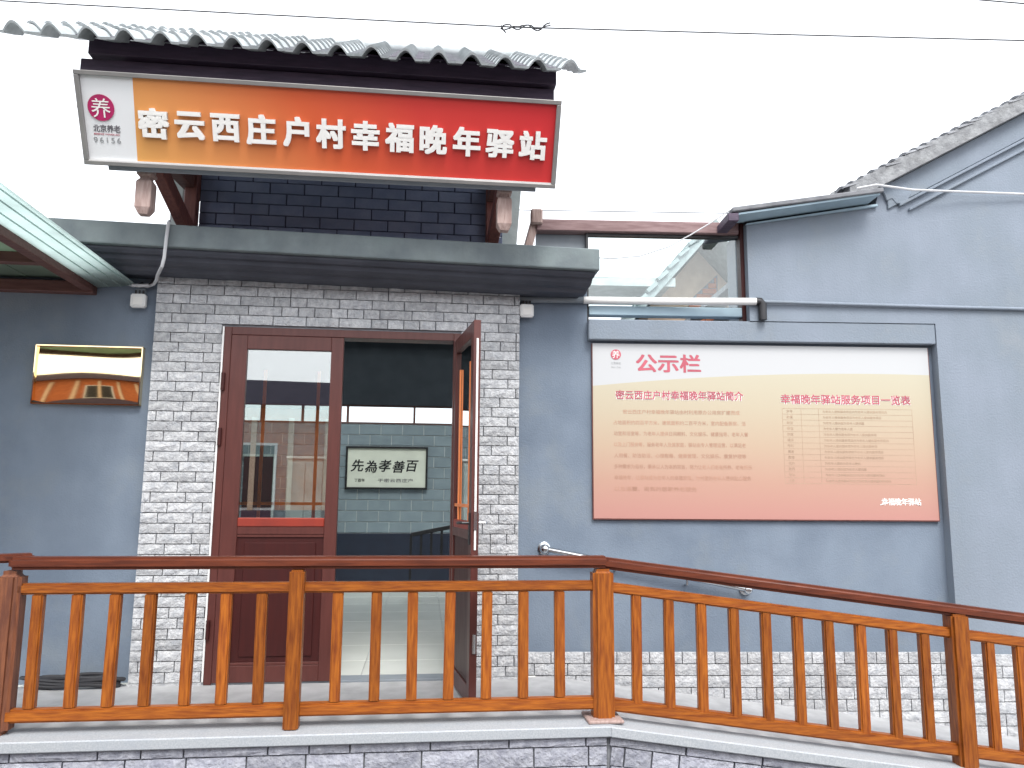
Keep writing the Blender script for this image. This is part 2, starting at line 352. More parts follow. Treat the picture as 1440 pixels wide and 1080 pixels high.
rr.part('core', MB().prism([(.44, GZ - .04), (3.3, GZ - .04), (3.3, cz(3.3) - .05), (.44, cz(.44) - .05)], -1.15, -1.07), M_GROUT)
rr.part('coping', MB().prism(poly(.452, 3.75, -.056, .0), -1.209, -.98), M_GRANITE, bevel=.006)
low_courses(rr, .45, 3.2, -1.15, .1266)

# ------------------------------------------------------------------ main building
bd = Thing('welfare_building', L, (.4, .1, GZ), 'blue grey single storey building with stone clad door surround and double door', 'building')
bd.part('wall', MB().box(-6, -.86, .08, .28, GZ, 2.86), M_WALL)
Fu0, Fu1, Ftop = -.40, 1.24, 2.387               # door opening
pf = bd.part('stone_surround', MB().box(-.872, Fu0 - .002, .024, .30, GZ, 2.86).box(Fu1 + .002, 1.665, .024, .30, GZ, 2.86).box(Fu0 - .002, Fu1 + .002, .024, .30, Ftop + .002, 2.86), M_GROUT)
bank = StoneBank('stone', M_STONE, .026, .0045)
H1 = .0685; z = .012; row = 0
while z < 2.76:
    spans = [(-.878, 1.672)] if z + H1 > Ftop + .03 else [(-.878, Fu0 - .004), (Fu1 + .004, 1.672)]
    for a0, a1 in spans:
        for a, b in courses(a0, a1, .228, row):
            me, s = bank.get(b - a, H1 - .003)
            bd.inst('stone', me, (a, .026, z), parent=pf, scale=(s, 1, 1))
    z += H1; row += 1
for q_ in ((-.88, Fu0 - .004), (Fu1 + .004, 1.674)): bd.part('stone_plinth', MB().box(q_[0], q_[1], -.004, .05, GZ, .010), M_STONE)
# cornice (moulded concrete eave), slightly falling to the right
prof = [(.3, 2.965), (-.40, 2.961), (-.405, 2.953), (-.405, 2.815), (-.40, 2.808), (.3, 2.806)]
bd.part('cornice', MB().extr(prof[::-1], -6, 2.172, sh=-.0145, uref=.35), M_CORNICE, bevel=.004)
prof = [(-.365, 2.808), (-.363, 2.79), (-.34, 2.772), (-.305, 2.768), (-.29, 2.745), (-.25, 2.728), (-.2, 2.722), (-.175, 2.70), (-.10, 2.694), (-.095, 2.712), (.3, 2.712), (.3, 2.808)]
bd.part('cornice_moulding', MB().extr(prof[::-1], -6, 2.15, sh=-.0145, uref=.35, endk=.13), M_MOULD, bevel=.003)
# room behind the door
RB = 4.8
fl = bd.part('room_floor', MB().box(-2.5, 2.02, .02, 5.0, -.1, -.004), M_FLOOR)
ft = MB().box(.002, .597, .002, .597, -.004, .003).mesh('floor_tile', M_ITILE, bevel=.002)
for i in range(7):
    for j in range(8): bd.inst('floor_tile', ft, (-2.4 + i * .6, .04 + j * .6, 0), parent=fl)
bw = bd.part('back_wall', MB().box(-2.5, 2.02, RB, RB + .15, -.1, 2.15).box(-2.5, 2.02, RB, RB + .15, 2.395, 3.36), M_BMORT)
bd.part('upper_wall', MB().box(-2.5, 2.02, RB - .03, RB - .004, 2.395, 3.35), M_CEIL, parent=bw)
bd.part('dado', MB().box(-2.5, 2.02, RB - .03, RB - .004, .0, .73), M_NAVY, parent=bw, bevel=.004)
bm_full = MB().box(.004, .276, -.008, 0, .004, .136).mesh('wall_block', M_BLOCK, bevel=.002)
bm_half = MB().box(.004, .136, -.008, 0, .004, .136).mesh('wall_block', M_BLOCK, bevel=.002)
for k in range(10):
    zz = .735 + k * .141; x = -1.96 + (.14 if k % 2 else 0)
    if k % 2: bd.inst('wall_block', bm_half, (-1.96, RB, zz), parent=bw)
    while x < 1.9: bd.inst('wall_block', bm_full, (x, RB, zz), parent=bw); x += .28
wn = bd.part('clerestory_window', MB().box(-2.5, 2.02, RB - .012, RB + .06, 2.15, 2.168).box(-2.5, 2.02, RB - .012, RB + .06, 2.378, 2.395), M_BROWNM)
for uu in (-2.0, -1.12, -.6, -.02, .85, 1.75): bd.part('mullion', MB().box(uu - .014, uu + .014, RB - .01, RB + .05, 2.168, 2.378), M_BROWNM, parent=wn)
bd.part('pane', MB().box(-2.5, 2.02, RB + .02, RB + .026, 2.168, 2.378), M_PANE, parent=wn)
bd.part('side_wall', MB().box(-2.65, -2.5, .28, 4.95, -.1, .8).box(-2.65, -2.5, .28, .9, .8, 2.95).box(-2.65, -2.5, 4.2, 4.95, .8, 2.95).box(-2.65, -2.5, .9, 4.2, 2.5, 2.95), M_IWALL)  # unseen; the window opening is added to light the room
bd.part('side_wall', MB().box(2.02, 2.14, .6, 4.95, -.1, .8).box(2.02, 2.14, .6, .9, .8, 2.95).box(2.02, 2.14, 4.2, 4.95, .8, 2.95).box(2.02, 2.14, .9, 4.2, 2.5, 2.95), M_IWALL)  # same added opening on the courtyard side, out of view
bd.part('front_inner_wall', MB().box(-2.65, Fu0 - .01, .302, .34, -.1, 2.9).box(Fu1 + .01, 2.13, .302, .34, -.1, 2.9).box(Fu0 - .01, Fu1 + .01, .302, .34, Ftop + .01, 2.9), M_IWALL)
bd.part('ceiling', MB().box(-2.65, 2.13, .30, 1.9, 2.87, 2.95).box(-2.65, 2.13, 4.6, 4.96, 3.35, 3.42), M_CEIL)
bd.part('added_skylight', MB().add([(-2.65, 1.88, 2.96), (2.13, 1.88, 2.96), (2.13, 4.7, 3.43), (-2.65, 4.7, 3.43), (-2.65, 1.88, 2.97), (2.13, 1.88, 2.97), (2.13, 4.7, 3.44), (-2.65, 4.7, 3.44)], [(0, 1, 2, 3), (7, 6, 5, 4), (0, 4, 5, 1), (1, 5, 6, 2), (2, 6, 7, 3), (3, 7, 4, 0)]), M_PANE)  # unseen glazed roof, added to bring daylight into the room
bd.part('interior_door', MB().box(-1.30, -.93, RB - .05, RB - .012, 0, 1.70), M_DOORP, bevel=.004)
bd.part('door_casing', MB().box(-.93, -.90, RB - .055, RB - .01, 0, 1.73).box(-1.33, -.93, RB - .055, RB - .01, 1.70, 1.73), M_PALEC)

# door frame and leaves
fr_ = bd.part('door_frame', MB().box(Fu0, Fu0 + .05, -.02, .12, .0, Ftop).box(Fu1 - .05, Fu1, -.02, .12, .0, Ftop).box(Fu0 + .05, Fu1 - .05, -.02, .12, Ftop - .055, Ftop), M_DOOR, bevel=.003)
bd.part('threshold', MB().box(Fu0 + .05, Fu1 - .05, -.01, .14, -.003, .012), M_GREYP, parent=fr_, bevel=.003)
bd.part('glint_strip', MB().box(Fu0 - .012, Fu0 - .001, -.022, .0, .02, Ftop), M_WHITE, parent=fr_)  # white strip stands in for the line of light reflected at the jamb
for hz in (.35, 1.62, 2.0):
    bd.part('hinge', MB().tube([(Fu0 + .012, -.032, hz - .06), (Fu0 + .012, -.032, hz + .06)], .013, 10), M_DOORP, parent=fr_, smooth=True)
LW = .765; LH = 2.318                            # one leaf
def leaf(hinge, ang, mirror):
    """hinge at the local origin, leaf towards +x, outer face -y; mirrored for the right-hand leaf"""
    th = Thing('door_leaf', L, (hinge[0], hinge[1], .012), None, None)
    o = th.o; o.parent = bd.o; o.location = Vector((hinge[0], hinge[1], .012)) - bd.base; o.rotation_euler = (0, 0, ang)
    if mirror: o.scale = (-1, 1, 1)
    th.base = Vector((0, 0, 0)); st = .108
    gz0, gz1, px0, px1 = 1.065, 2.22, st, LW - .085
    th.part('stile', MB().box(0, st, -.045, 0, 0, LH), M_DOOR, bevel=.003)
    th.part('stile', MB().box(LW - .085, LW, -.045, 0, 0, LH), M_DOOR, bevel=.003)
    th.part('top_rail', MB().box(st, LW - .085, -.044, -.001, gz1, LH), M_DOOR, bevel=.003)
    th.part('lock_rail', MB().box(st, LW - .085, -.044, -.001, .955, gz0 - .05), M_DOOR, bevel=.003)
    th.part('red_bead', MB().box(st, LW - .085, -.05, -.004, gz0 - .06, gz0), M_RED, bevel=.006, label='bright red rail below the glass')
    th.part('bottom_rail', MB().box(st, LW - .085, -.044, -.001, 0, .105), M_DOOR, bevel=.003)
    th.part('panel', MB().box(st, LW - .085, -.03, -.012, .105, .955), M_DOORP)
    th.part('panel_field', MB().box(st + .05, LW - .135, -.038, -.03, .16, .90), M_DOORP, bevel=.007)
    for q_ in (.105, .935): th.part('panel_bead', MB().box(st, LW - .085, -.04, -.03, q_, q_ + .02), M_DOOR, bevel=.003)
    th.part('pane', MB().box(st - .005, LW - .08, -.024, -.02, gz0, gz1), M_GLASS)
    for xx in (.235, .60): th.part('lattice_bar', MB().box(xx - .011, xx + .011, -.018, -.008, gz0, gz1 - .14), M_LATT)
    th.part('lattice_bar', MB().box(st, LW - .085, -.017, -.009, 1.15, 1.17), M_LATT)
    for s in ((-1, 1) if mirror else ()):
        y = -.045 if s < 0 else 0
        th.part('handle', MB().box(LW - .055, LW - .025, min(y, y + s * .008), max(y, y + s * .008), .93, 1.12).tube([(LW - .04, y, 1.06), (LW - .04, y + s * .05, 1.06), (LW - .05, y + s * .055, 1.06), (LW - .16, y + s * .055, 1.055)], .009, 8), M_DARKM if s > 0 else M_STEEL, bevel=0, smooth=True)
    return th
lf = leaf((Fu0 + .052, .02), 0, False)
rl = leaf((Fu1 - .05, .03), rad(97.5), True)
rl.part('edge_seal', MB().box(LW, LW + .006, -.03, -.018, .9, 2.2), M_WHITE)
for q_ in (.3, 1.02): rl.part('edge_bolt', MB().box(LW, LW + .012, -.034, -.014, q_, q_ + .11), M_STEEL)

# ------------------------------------------------------------------ painted brick parapet and tiled gate canopy
pp = Thing('brick_parapet', L, (.38, .1, 2.95), 'dark blue painted brick parapet standing on the cornice beneath the signboard', 'wall')
pp.part('core', MB().box(-.63, 1.43, .016, .22, 2.955, 4.18), M_PGROUT)
bk = {}
for ln in (.24, .118): bk[ln] = MB().box(.003, ln - .004, -.016, .004, .003, .079).mesh('brick', M_PARAPET, bevel=.003)
for k in range(14):
    zz = 2.965 + k * .0825; x = -.632 + (0 if k % 2 else -.12)
    while x < 1.42:
        ln = .24
        if x < -.64: x = -.632; ln = .118
        if x + ln > 1.44: ln = .118
        pp.inst('brick', bk[ln], (x, .018, zz)); x += ln + .0015
    
gc = Thing('gate_canopy', L, (.38, -.4, 2.95), 'small timber gate canopy roofed with grey corrugated tiles above the signboard', 'canopy')
HV = -.66
for uu, uh in ((-.675, -.757), (1.45, 1.478)):
    gc.part('post', MB().box(uu - .042, uu + .042, -.07, .014, 2.94, 3.98), M_POSTW, bevel=.005)
    gc.part('bracket', MB().bar((uh + (.03 if uu < 0 else 0), HV + .06, 3.30), (uu, -.03, 3.035), .075, .1), M_POSTW, bevel=.005)
    gc.part('cross_beam', MB().bar((uh, HV - .05, 3.42), (uu, .2, 3.42), .09, .11), M_BROWNM, bevel=.005)
    q = 2 ** .5 / 2
    gc.part('hanging_post', MB().lathe((uh, HV, .068), [(.027 / q, 2.868), (.045 / q, 2.905), (.047 / q, 2.91), (.047 / q, 3.07), (.044 / q, 3.08), (.031 / q, 3.098), (.030 / q, 3.11), (.047 / q, 3.118), (.047 / q, 3.135), (.04 / q, 3.142), (.04 / q, 3.40)], 4, rad(45)), M_PALEW, bevel=.003)
gc.part('beam', MB().box(-1.05, 1.78, -.93, -.85, 3.83, 3.93), M_DARKW, bevel=.004)
gc.part('beam', MB().box(-1.10, 1.77, -.90, -.82, 3.50, 3.815), M_DARKW, bevel=.004)
gc.part('spacer', MB().box(-.86, 1.74, -.86, -.78, 3.80, 3.87), M_DARKW)
gc.part('ridge_beam', MB().box(-1.2, 1.85, .08, .2, 4.5, 4.6), M_DARKW)
for uu in (-.675, 1.475): gc.part('king_post', MB().box(uu - .04, uu + .04, .1, .18, 3.47, 4.5), M_DARKW)
SL = rad(32.8); EV, EZ = -1.15, 3.795            # eave line of the roof
for i in range(9):
    uu = -1.0 + i * .345
    gc.part('rafter', MB().bar((uu, EV + .30, EZ + .30 * math.tan(SL) - .04), (uu, .16, EZ + (.16 - EV) * math.tan(SL) - .04), .05, .06), M_DARKW, bevel=.003)
gc.part('soffit_board', MB().add([(-1.1, EV + .16, EZ + .16 * math.tan(SL) + .0), (1.8, EV + .16, EZ + .16 * math.tan(SL)), (1.8, .14, EZ + (.14 - EV) * math.tan(SL)), (-1.1, .14, EZ + (.14 - EV) * math.tan(SL))] +
        [(-1.1, EV + .16, EZ + .16 * math.tan(SL) + .012), (1.8, EV + .16, EZ + .16 * math.tan(SL) + .012), (1.8, .14, EZ + (.14 - EV) * math.tan(SL) + .012), (-1.1, .14, EZ + (.14 - EV) * math.tan(SL) + .012)],
        [(0, 1, 2, 3), (7, 6, 5, 4), (0, 4, 5, 1), (1, 5, 6, 2), (2, 6, 7, 3), (3, 7, 4, 0)]), M_DARKW)
def tile_mesh(pitch=.1985, rows=7, n=14):
    run = 1.32 / math.cos(SL) / rows; vs = []; fs = []
    def h(t):
        d = abs(t - .5) / .27
        return .050 * (math.cos(d * math.pi / 2) if d < 1 else 0) - .004 * (1 if d > 1 else 0)
    grid = []
    for r in range(rows):
        for e in (0, 1):
            s = (r + e) * run; lift = .020 * (1 - e)
            grid.append([(t * pitch / n, s, h(t / n) + lift) for t in range(n + 1)])
    for th in (0, -.014):
        for g in grid:
            for x, s, hh in g:
                y = EV + s * math.cos(SL) - (hh + th) * math.sin(SL); z = EZ + s * math.sin(SL) + (hh + th) * math.cos(SL)
                vs.append((x, y, z))
    G = len(grid); w = n + 1; K = G * w
    for a in range(G - 1):
        for i in range(n):
            p = a * w + i; fs.append((p, p + 1, p + w + 1, p + w)); fs.append((K + p, K + p + w, K + p + w + 1, K + p + 1))
    for i in range(n): fs.append((i, K + i, K + i + 1, i + 1))
    for a in range(G - 1):
        for c in (0, n):
            p = a * w + c; fs.append((p, p + w, K + p + w, K + p))
    mb = MB(); mb.add(vs, fs); return mb.mesh('roof_tile', M_TILE, (0, 0, 0), smooth=True)
tm = tile_mesh()
for i in range(17):
    o = gc.inst('roof_tile', tm, (-1.45 + i * .1985 + RND.uniform(-.001, .001), 0, 0)); o.location.z += RND.uniform(-.003, .003)
for uu, w_ in ((-1.43, .03), (-1.40 + 17 * .1955, .02)):
    pass
gc.part('ridge_cap', MB().tube([(-1.42, .17, 4.665), (1.93, .17, 4.665)], .06, 12), M_TILE, smooth=True)

# pale cement cheek slabs beside the parapet
for a, b, lab in ((1.535, 1.69, 'pale cement cheek slab standing beside the right hanging post'), (-.86, -.76, 'pale cement cheek slab seen behind the left bracket')):
    k = 1 if a > 0 else -1
    single('cheek_slab', L, (a, .12, 2.95), MB().prism([(a - .06 * k * 0, 2.94), (b - .05, 2.94), (b, 3.62), (a, 3.62)], .1, .16), M_PALEC, lab, 'slab', bevel=.004)

# ------------------------------------------------------------------ signboard (leans forward at the top)
TILT = math.atan2(.25, .47)
sg = Thing('signboard', L, (-1.063, -.80, 3.19), 'long orange to red signboard with raised white characters leaning out over the entrance', 'sign', tilt=TILT)
sg.base = Vector((0, 0, 0)); SW, SH = 2.854, .53
def face_mat():
    M = bpy.data.materials.new('sign_print'); M.use_nodes = True; t = M.node_tree; P = t.nodes['Principled BSDF']; lk = t.links.new
    co = N(t, 'ShaderNodeTexCoord'); sx = N(t, 'ShaderNodeSeparateXYZ'); lk(co.outputs['Object'], sx.inputs[0])
    ad = N(t, 'ShaderNodeMath', operation='MULTIPLY_ADD'); lk(sx.outputs[2], ad.inputs[0]); ad.inputs[1].default_value = .75; lk(sx.outputs[0], ad.inputs[2])
    mr = N(t, 'ShaderNodeMapRange'); mr.inputs[1].default_value = .3; mr.inputs[2].default_value = 3.35; lk(ad.outputs[0], mr.inputs[0])
    cr = N(t, 'ShaderNodeValToRGB'); e = cr.color_ramp.elements
    e[0].position = 0; e[0].color = (.68, .34, .095, 1); e[1].position = 1; e[1].color = (.56, .016, .026, 1)
    for p, c in ((.18, (.66, .25, .075, 1)), (.42, (.6, .1, .03, 1)), (.65, (.56, .038, .028, 1))):
        k = e.new(p); k.color = c
    lk(mr.outputs[0], cr.inputs[0])
    st = N(t, 'ShaderNodeMath', operation='LESS_THAN'); st.inputs[1].default_value = .3
    sl_ = N(t, 'ShaderNodeMath', operation='MULTIPLY_ADD'); lk(sx.outputs[2], sl_.inputs[0]); sl_.inputs[1].default_value = -.04; lk(sx.outputs[0], sl_.inputs[2]); lk(sl_.outputs[0], st.inputs[0])
    mi = N(t, 'ShaderNodeMix', data_type='RGBA'); lk(st.outputs[0], mi.inputs[0]); lk(cr.outputs[0], mi.inputs[6]); mi.inputs[7].default_value = (.72, .73, .74, 1)
    lk(mi.outputs[2], P.inputs['Base Color']); P.inputs['Roughness'].default_value = .45; return M
sg.part('face', MB().box(.02, SW - .02, .0, .02, .02, SH - .02), face_mat())
sg.part('frame', MB().box(0, SW, -.022, .10, 0, .026).box(0, SW, -.022, .10, SH - .026, SH).box(0, .028, -.022, .10, .026, SH - .026).box(SW - .028, SW, -.022, .10, .026, SH - .026), M_ALU, bevel=.003)
sg.part('bottom_lip', MB().box(.028, SW - .028, -.014, -.002, .026, .034), M_WHITE)
sg.part('back', MB().box(.03, SW - .03, .03, .09, .03, SH - .03), M_ALU)
sg.part('mounting_rail', MB().box(.12, SW - .12, .02, .10, -.03, -.001), M_GREYP, bevel=.004)
name = '密云西庄户村幸福晚年驿站'
for i, ch in enumerate(name):
    me = text_mesh('character', ch, .174, M_LETTER, extrude=.011, bold=.008, align='CENTER')
    sg.inst('character', me, (.42 + i * (2.692 - .42) / 11, -.014, .256))
em = sg.part('emblem', MB().add([(.127 + .074 * math.cos(a), y, .328 + .074 * math.sin(a)) for y in (-.006, 0) for a in [6.28318 * i / 36 for i in range(36)]],
        [tuple(range(36)), tuple(range(71, 35, -1))] + [(i, 36 + i, 36 + (i + 1) % 36, (i + 1) % 36) for i in range(36)]), M_PINK)
sg.inst('emblem_character', text_mesh('emblem_character', '养', .115, M_LETTER, .0012, 0, 'CENTER'), (.127, -.0075, .326), parent=em)
sg.inst('lettering', text_mesh('lettering', '北京养老', .045, M_GREYPR, .001, 0, 'CENTER', width=.152, bold=.0006), (.146, -.002, .212))
sg.inst('lettering', text_mesh('lettering', 'BEIJING YANGLAO', .012, M_REDPR, .0008, 0, 'CENTER', width=.145), (.143, -.002, .178))
sg.inst('lettering', text_mesh('lettering', '96156', .045, M_LGREY, .001, 0, 'CENTER', width=.152, spacing=1.3), (.142, -.002, .146))

# ------------------------------------------------------------------ courtyard wall with notice board
cw = Thing('courtyard_wall', R, (1.6, .1, GZ), 'blue grey rendered courtyard wall with ledge and stone skirting behind the notice board', 'wall')
cw.part('wall', MB().box(-.03, .50, 0, .3, GZ, 2.80).box(.50, 3.12, .0, .24, GZ, 2.40), M_WALL)
cw.part('ledge', MB().box(.50, 3.094, -.075, .29, 2.372, 2.525), M_GABLE, bevel=.006)
cw.part('upper_panel', MB().box(.12, .505, .06, .12, 2.85, 3.21), M_GREYP)
sk = cw.part('skirting', MB().box(0.0, 3.10, -.012, .01, GZ, .158), M_GROUT)
bank3 = StoneBank('stone', M_STONE, .026, .004)
for k in range(7):
    zz = .165 - .0795 * (k + 1)
    for a, b in courses(0, 3.096, .23, k):
        if zz + .08 < rz(b) - .01: continue
        me, s = bank3.get(b - a, .0765); cw.inst('stone', me, (a, -.01, zz), parent=sk, scale=(s, 1, 1))
# notice board
nb = Thing('notice_board', R, (.535, -.03, 1.08), 'pale notice board printed yellow to salmon with a white header under the ledge', 'notice board')
BWd, BH = 2.515, 1.272
def board_mat():
    M = bpy.data.materials.new('notice_print'); M.use_nodes = True; t = M.node_tree; P = t.nodes['Principled BSDF']; lk = t.links.new
    co = N(t, 'ShaderNodeTexCoord'); sx = N(t, 'ShaderNodeSeparateXYZ'); lk(co.outputs['Object'], sx.inputs[0])
    cr = N(t, 'ShaderNodeValToRGB'); e = cr.color_ramp.elements
    e[0].position = 0; e[0].color = (.44, .215, .185, 1); e[1].position = 1; e[1].color = (.465, .43, .325, 1)
    for p, c in ((.25, (.445, .265, .2, 1)), (.5, (.45, .335, .24, 1)), (.75, (.455, .39, .285, 1))):
        k = e.new(p); k.color = c
    mr = N(t, 'ShaderNodeMapRange'); mr.inputs[1].default_value = 0; mr.inputs[2].default_value = 1.05; lk(sx.outputs[2], mr.inputs[0]); lk(mr.outputs[0], cr.inputs[0])
    q = N(t, 'ShaderNodeMath', operation='MULTIPLY_ADD'); lk(sx.outputs[0], q.inputs[0]); q.inputs[1].default_value = -1 / 2.1; q.inputs[2].default_value = 1
    q2 = N(t, 'ShaderNodeMath', operation='MULTIPLY'); lk(q.outputs[0], q2.inputs[0]); lk(q.outputs[0], q2.inputs[1])
    q3 = N(t, 'ShaderNodeMath', operation='MULTIPLY_ADD'); lk(q2.outputs[0], q3.inputs[0]); q3.inputs[1].default_value = -.115; q3.inputs[2].default_value = 1.07
    gt = N(t, 'ShaderNodeMath', operation='GREATER_THAN'); lk(sx.outputs[2], gt.inputs[0]); lk(q3.outputs[0], gt.inputs[1])
    mi = N(t, 'ShaderNodeMix', data_type='RGBA'); lk(gt.outputs[0], mi.inputs[0]); lk(cr.outputs[0], mi.inputs[6]); mi.inputs[7].default_value = (.475, .485, .495, 1)
    lk(mi.outputs[2], P.inputs['Base Color']); P.inputs['Roughness'].default_value = .5; return M
b0 = nb.base
def B(u, z): return (u, -.0305, z)
nb.part('panel', MB().box(.535, .535 + BWd, -.03, .002, 1.08, 1.08 + BH), board_mat())
nb.part('edge_trim', MB().box(.528, .535 + BWd + .007, -.026, .0, 1.072, 1.08).box(.528, .535, -.026, .0, 1.08, 1.08 + BH).box(.535 + BWd, .542 + BWd, -.026, .0, 1.08, 1.08 + BH), M_POSTW)
nb.inst('lettering', text_mesh('lettering', '公示栏', .142, M_REDPR, .001, 0, 'LEFT', width=.475, bold=.0045), B(.858, 2.21))
nb.inst('lettering_halo', text_mesh('lettering_halo', '密云西庄户村幸福晚年驿站简介', .07, M_LETTER, .0003, 0, 'LEFT', width=.94, bold=.006), (.703, -.0304, 1.972))
nb.inst('lettering_halo', text_mesh('lettering_halo', '幸福晚年驿站服务项目一览表', .074, M_LETTER, .0003, 0, 'LEFT', width=.97, bold=.006), (1.923, -.0304, 1.955))
nb.inst('lettering', text_mesh('lettering', '密云西庄户村幸福晚年驿站简介', .07, M_REDPR, .001, 0, 'LEFT', width=.94, bold=.0012), (.703, -.0325, 1.972))
nb.inst('lettering', text_mesh('lettering', '幸福晚年驿站服务项目一览表', .074, M_REDPR, .001, 0, 'LEFT', width=.97, bold=.0012), (1.923, -.0325, 1.955))
lg = nb.part('emblem', MB().add([(.706 + .038 * math.cos(a), y, 2.27 + .038 * math.sin(a)) for y in (-.033, -.03) for a in [6.28318 * i / 28 for i in range(28)]],
        [tuple(range(28)), tuple(range(55, 27, -1))] + [(i, 28 + i, 28 + (i + 1) % 28, (i + 1) % 28) for i in range(28)]), M_REDPR)
nb.inst('emblem_character', text_mesh('emblem_character', '养', .06, M_LETTER, .0006, 0, 'CENTER'), (.706, -.034, 2.27), parent=lg)
nb.inst('lettering', text_mesh('lettering', '北京养老', .02, M_LGREY, .0006, 0, 'CENTER', width=.075), B(.706, 2.205))
nb.inst('lettering', text_mesh('lettering', '96156', .02, M_LGREY, .0006, 0, 'CENTER', width=.07), B(.706, 2.175))
body = ['密云西庄户村幸福晚年驿站由村利用原办公用房扩建而成', '占地面积约四百平方米，建筑面积约二百平方米，室内配备厨房、活', '动室和浴室等，为老年人提供日间照料、文化娱乐、健康指导、老年人餐',
        '以及上门服务等，服务老年人及其家庭，驿站由专人管理运营，以满足老', '人用餐、助洁助浴、心理慰藉、健康管理、文化娱乐、康复护理等', '多种需求为目标，秉承以人为本的宗旨，努力让老人们老有所养、老有所乐', '幸福晚年，让驿站成为老年人的幸福家园，为村里的老年人提供贴心服务', '以及温馨、周到的居家养老服务']
ends = [(.753, 1.613), (.685, 1.655), (.685, 1.67), (.685, 1.65), (.685, 1.65), (.685, 1.69), (.685, 1.68), (.685, 1.282)]
for i, (b, (x0, x1)) in enumerate(zip(body, ends)):
    nb.inst('lettering', text_mesh('lettering', b, .034, M_TXT, .0006, 0, 'LEFT', width=x1 - x0), B(x0, 1.848 - i * .0795))['kind'] = 'stuff'
def table_grid():
    g = MB(); y0, y1 = -.0308, -.030
    for k in range(14): zz = 1.885 - k * .042; g.box(1.93, 2.9, y0, y1, zz - .0012, zz + .0012)
    for uu in (1.93, 2.07, 2.2, 2.9): g.box(uu - .0012, uu + .0012, y0, y1, 1.339, 1.885)
    return g
nb.part('table_grid', table_grid(), M_TXT2)
for k, s in enumerate(['序号', '助餐', '助洁', '助浴', '助医', '娱乐', '呼叫', '康复', '慰藉', '代办', '助行', '培训', '日托']):
    zz = 1.864 - k * .042
    _o = nb.inst('lettering', text_mesh('lettering', s, .024, M_TXT2, .0005, 0, 'LEFT'), B(1.96, zz)); _o['kind'] = 'stuff'
    nb.inst('lettering', text_mesh('lettering', '为老年人提供服务项目内容' [: RND.randint(5, 11)] * 2, .022, M_TXT2, .0005, 0, 'LEFT'), B(2.23, zz))['kind'] = 'stuff'
nb.inst('lettering', text_mesh('lettering', '幸福晚年驿站', .055, M_LETTER, .0008, 0, 'LEFT', width=.29, bold=.0015), B(2.634, 1.213))
nb.part('swoosh', MB().tube([(2.62 + .3 * t, -.031, 1.188 + .03 * math.sin(3.14 * t)) for t in [i / 12 for i in range(13)]], .003, 6), M_LETTER)

# ------------------------------------------------------------------ gable house on the right
GV = -.08
G = lambda x, y, v=GV: R.px(x, y, v)
gh = Thing('gable_house', R, (4, .5, GZ), 'pale blue grey house with stepped tiled verge rising to a gable', 'house')
c0, c1 = G(1046, 318), G(1232, 292)
rk0, rk1 = G(1186, 261), G(1440, 130)
sl = (rk1.z - rk0.z) / (rk1.x - rk0.x); RU = 5.3; RZ = rk0.z + sl * (RU - rk0.x)
gh.part('wall', MB().prism([(3.095, GZ), (2 * RU - rk0.x, GZ), (2 * RU - rk0.x, rk0.z - .12), (RU, RZ - .12), (rk0.x + .3, rk0.z + sl * .3 - .10), (c1.x, c1.z + .03), (c0.x + .02, c0.z + .02), (c0.x + .02, 2.527), (3.095, 2.527)], GV, .12), M_GABLE)
gh.part('return_wall', MB().box(c0.x + .02, c0.x + .14, .121, .4, 2.5, c0.z + .02), M_GABLE)
gh.part('side_wall', MB().box(2.95, 3.1, .121, 5.0, GZ, rk0.z + .1), M_GABLE)
gk = gh.part('skirting', MB().box(3.096, 5.6, GV - .012, GV + .01, GZ, .158), M_GROUT)
for k in range(8):
    zz = .165 - .0795 * (k + 1)
    for a, b in courses(3.09, 5.0, .23, k):
        if zz + .08 < rz(b) - .02: continue
        me, s = bank3.get(b - a, .0765); gh.inst('stone', me, (a, GV - .01, zz), parent=gk, scale=(s, 1, 1))
# low lean-to coping in front of the gable foot
t0, t1 = G(1034, 291, GV - .22), G(1243, 263, GV - .22)
gh.part('eave_slab', MB().prism([(t0.x - .02, t0.z - .035), (t1.x, t1.z - .035), (t1.x, t1.z), (t0.x - .02, t0.z)], GV - .22, .45), M_SLAB, bevel=.006)
gh.part('soffit_board', MB().prism([(t0.x + .03, t0.z - .05), (t1.x - .02, t1.z - .05), (t1.x - .02, t1.z - .036), (t0.x + .03, t0.z - .036)], GV - .20, GV - .004), M_SOFF)
gh.part('frieze_board', MB().prism([(c0.x + .01, c0.z + .004), (c1.x, c1.z), (c1.x, t1.z - .052), (c0.x + .01, t0.z - .052)], GV - .03, GV - .003), M_SOFF, bevel=.003)
gh.part('eave_end', MB().prism([(t0.x - .05, t0.z - .10), (t0.x + .028, t0.z - .10), (t0.x + .028, t0.z - .037), (t0.x - .05, t0.z - .045)], GV - .21, GV + .12), M_DARKW, bevel=.004)
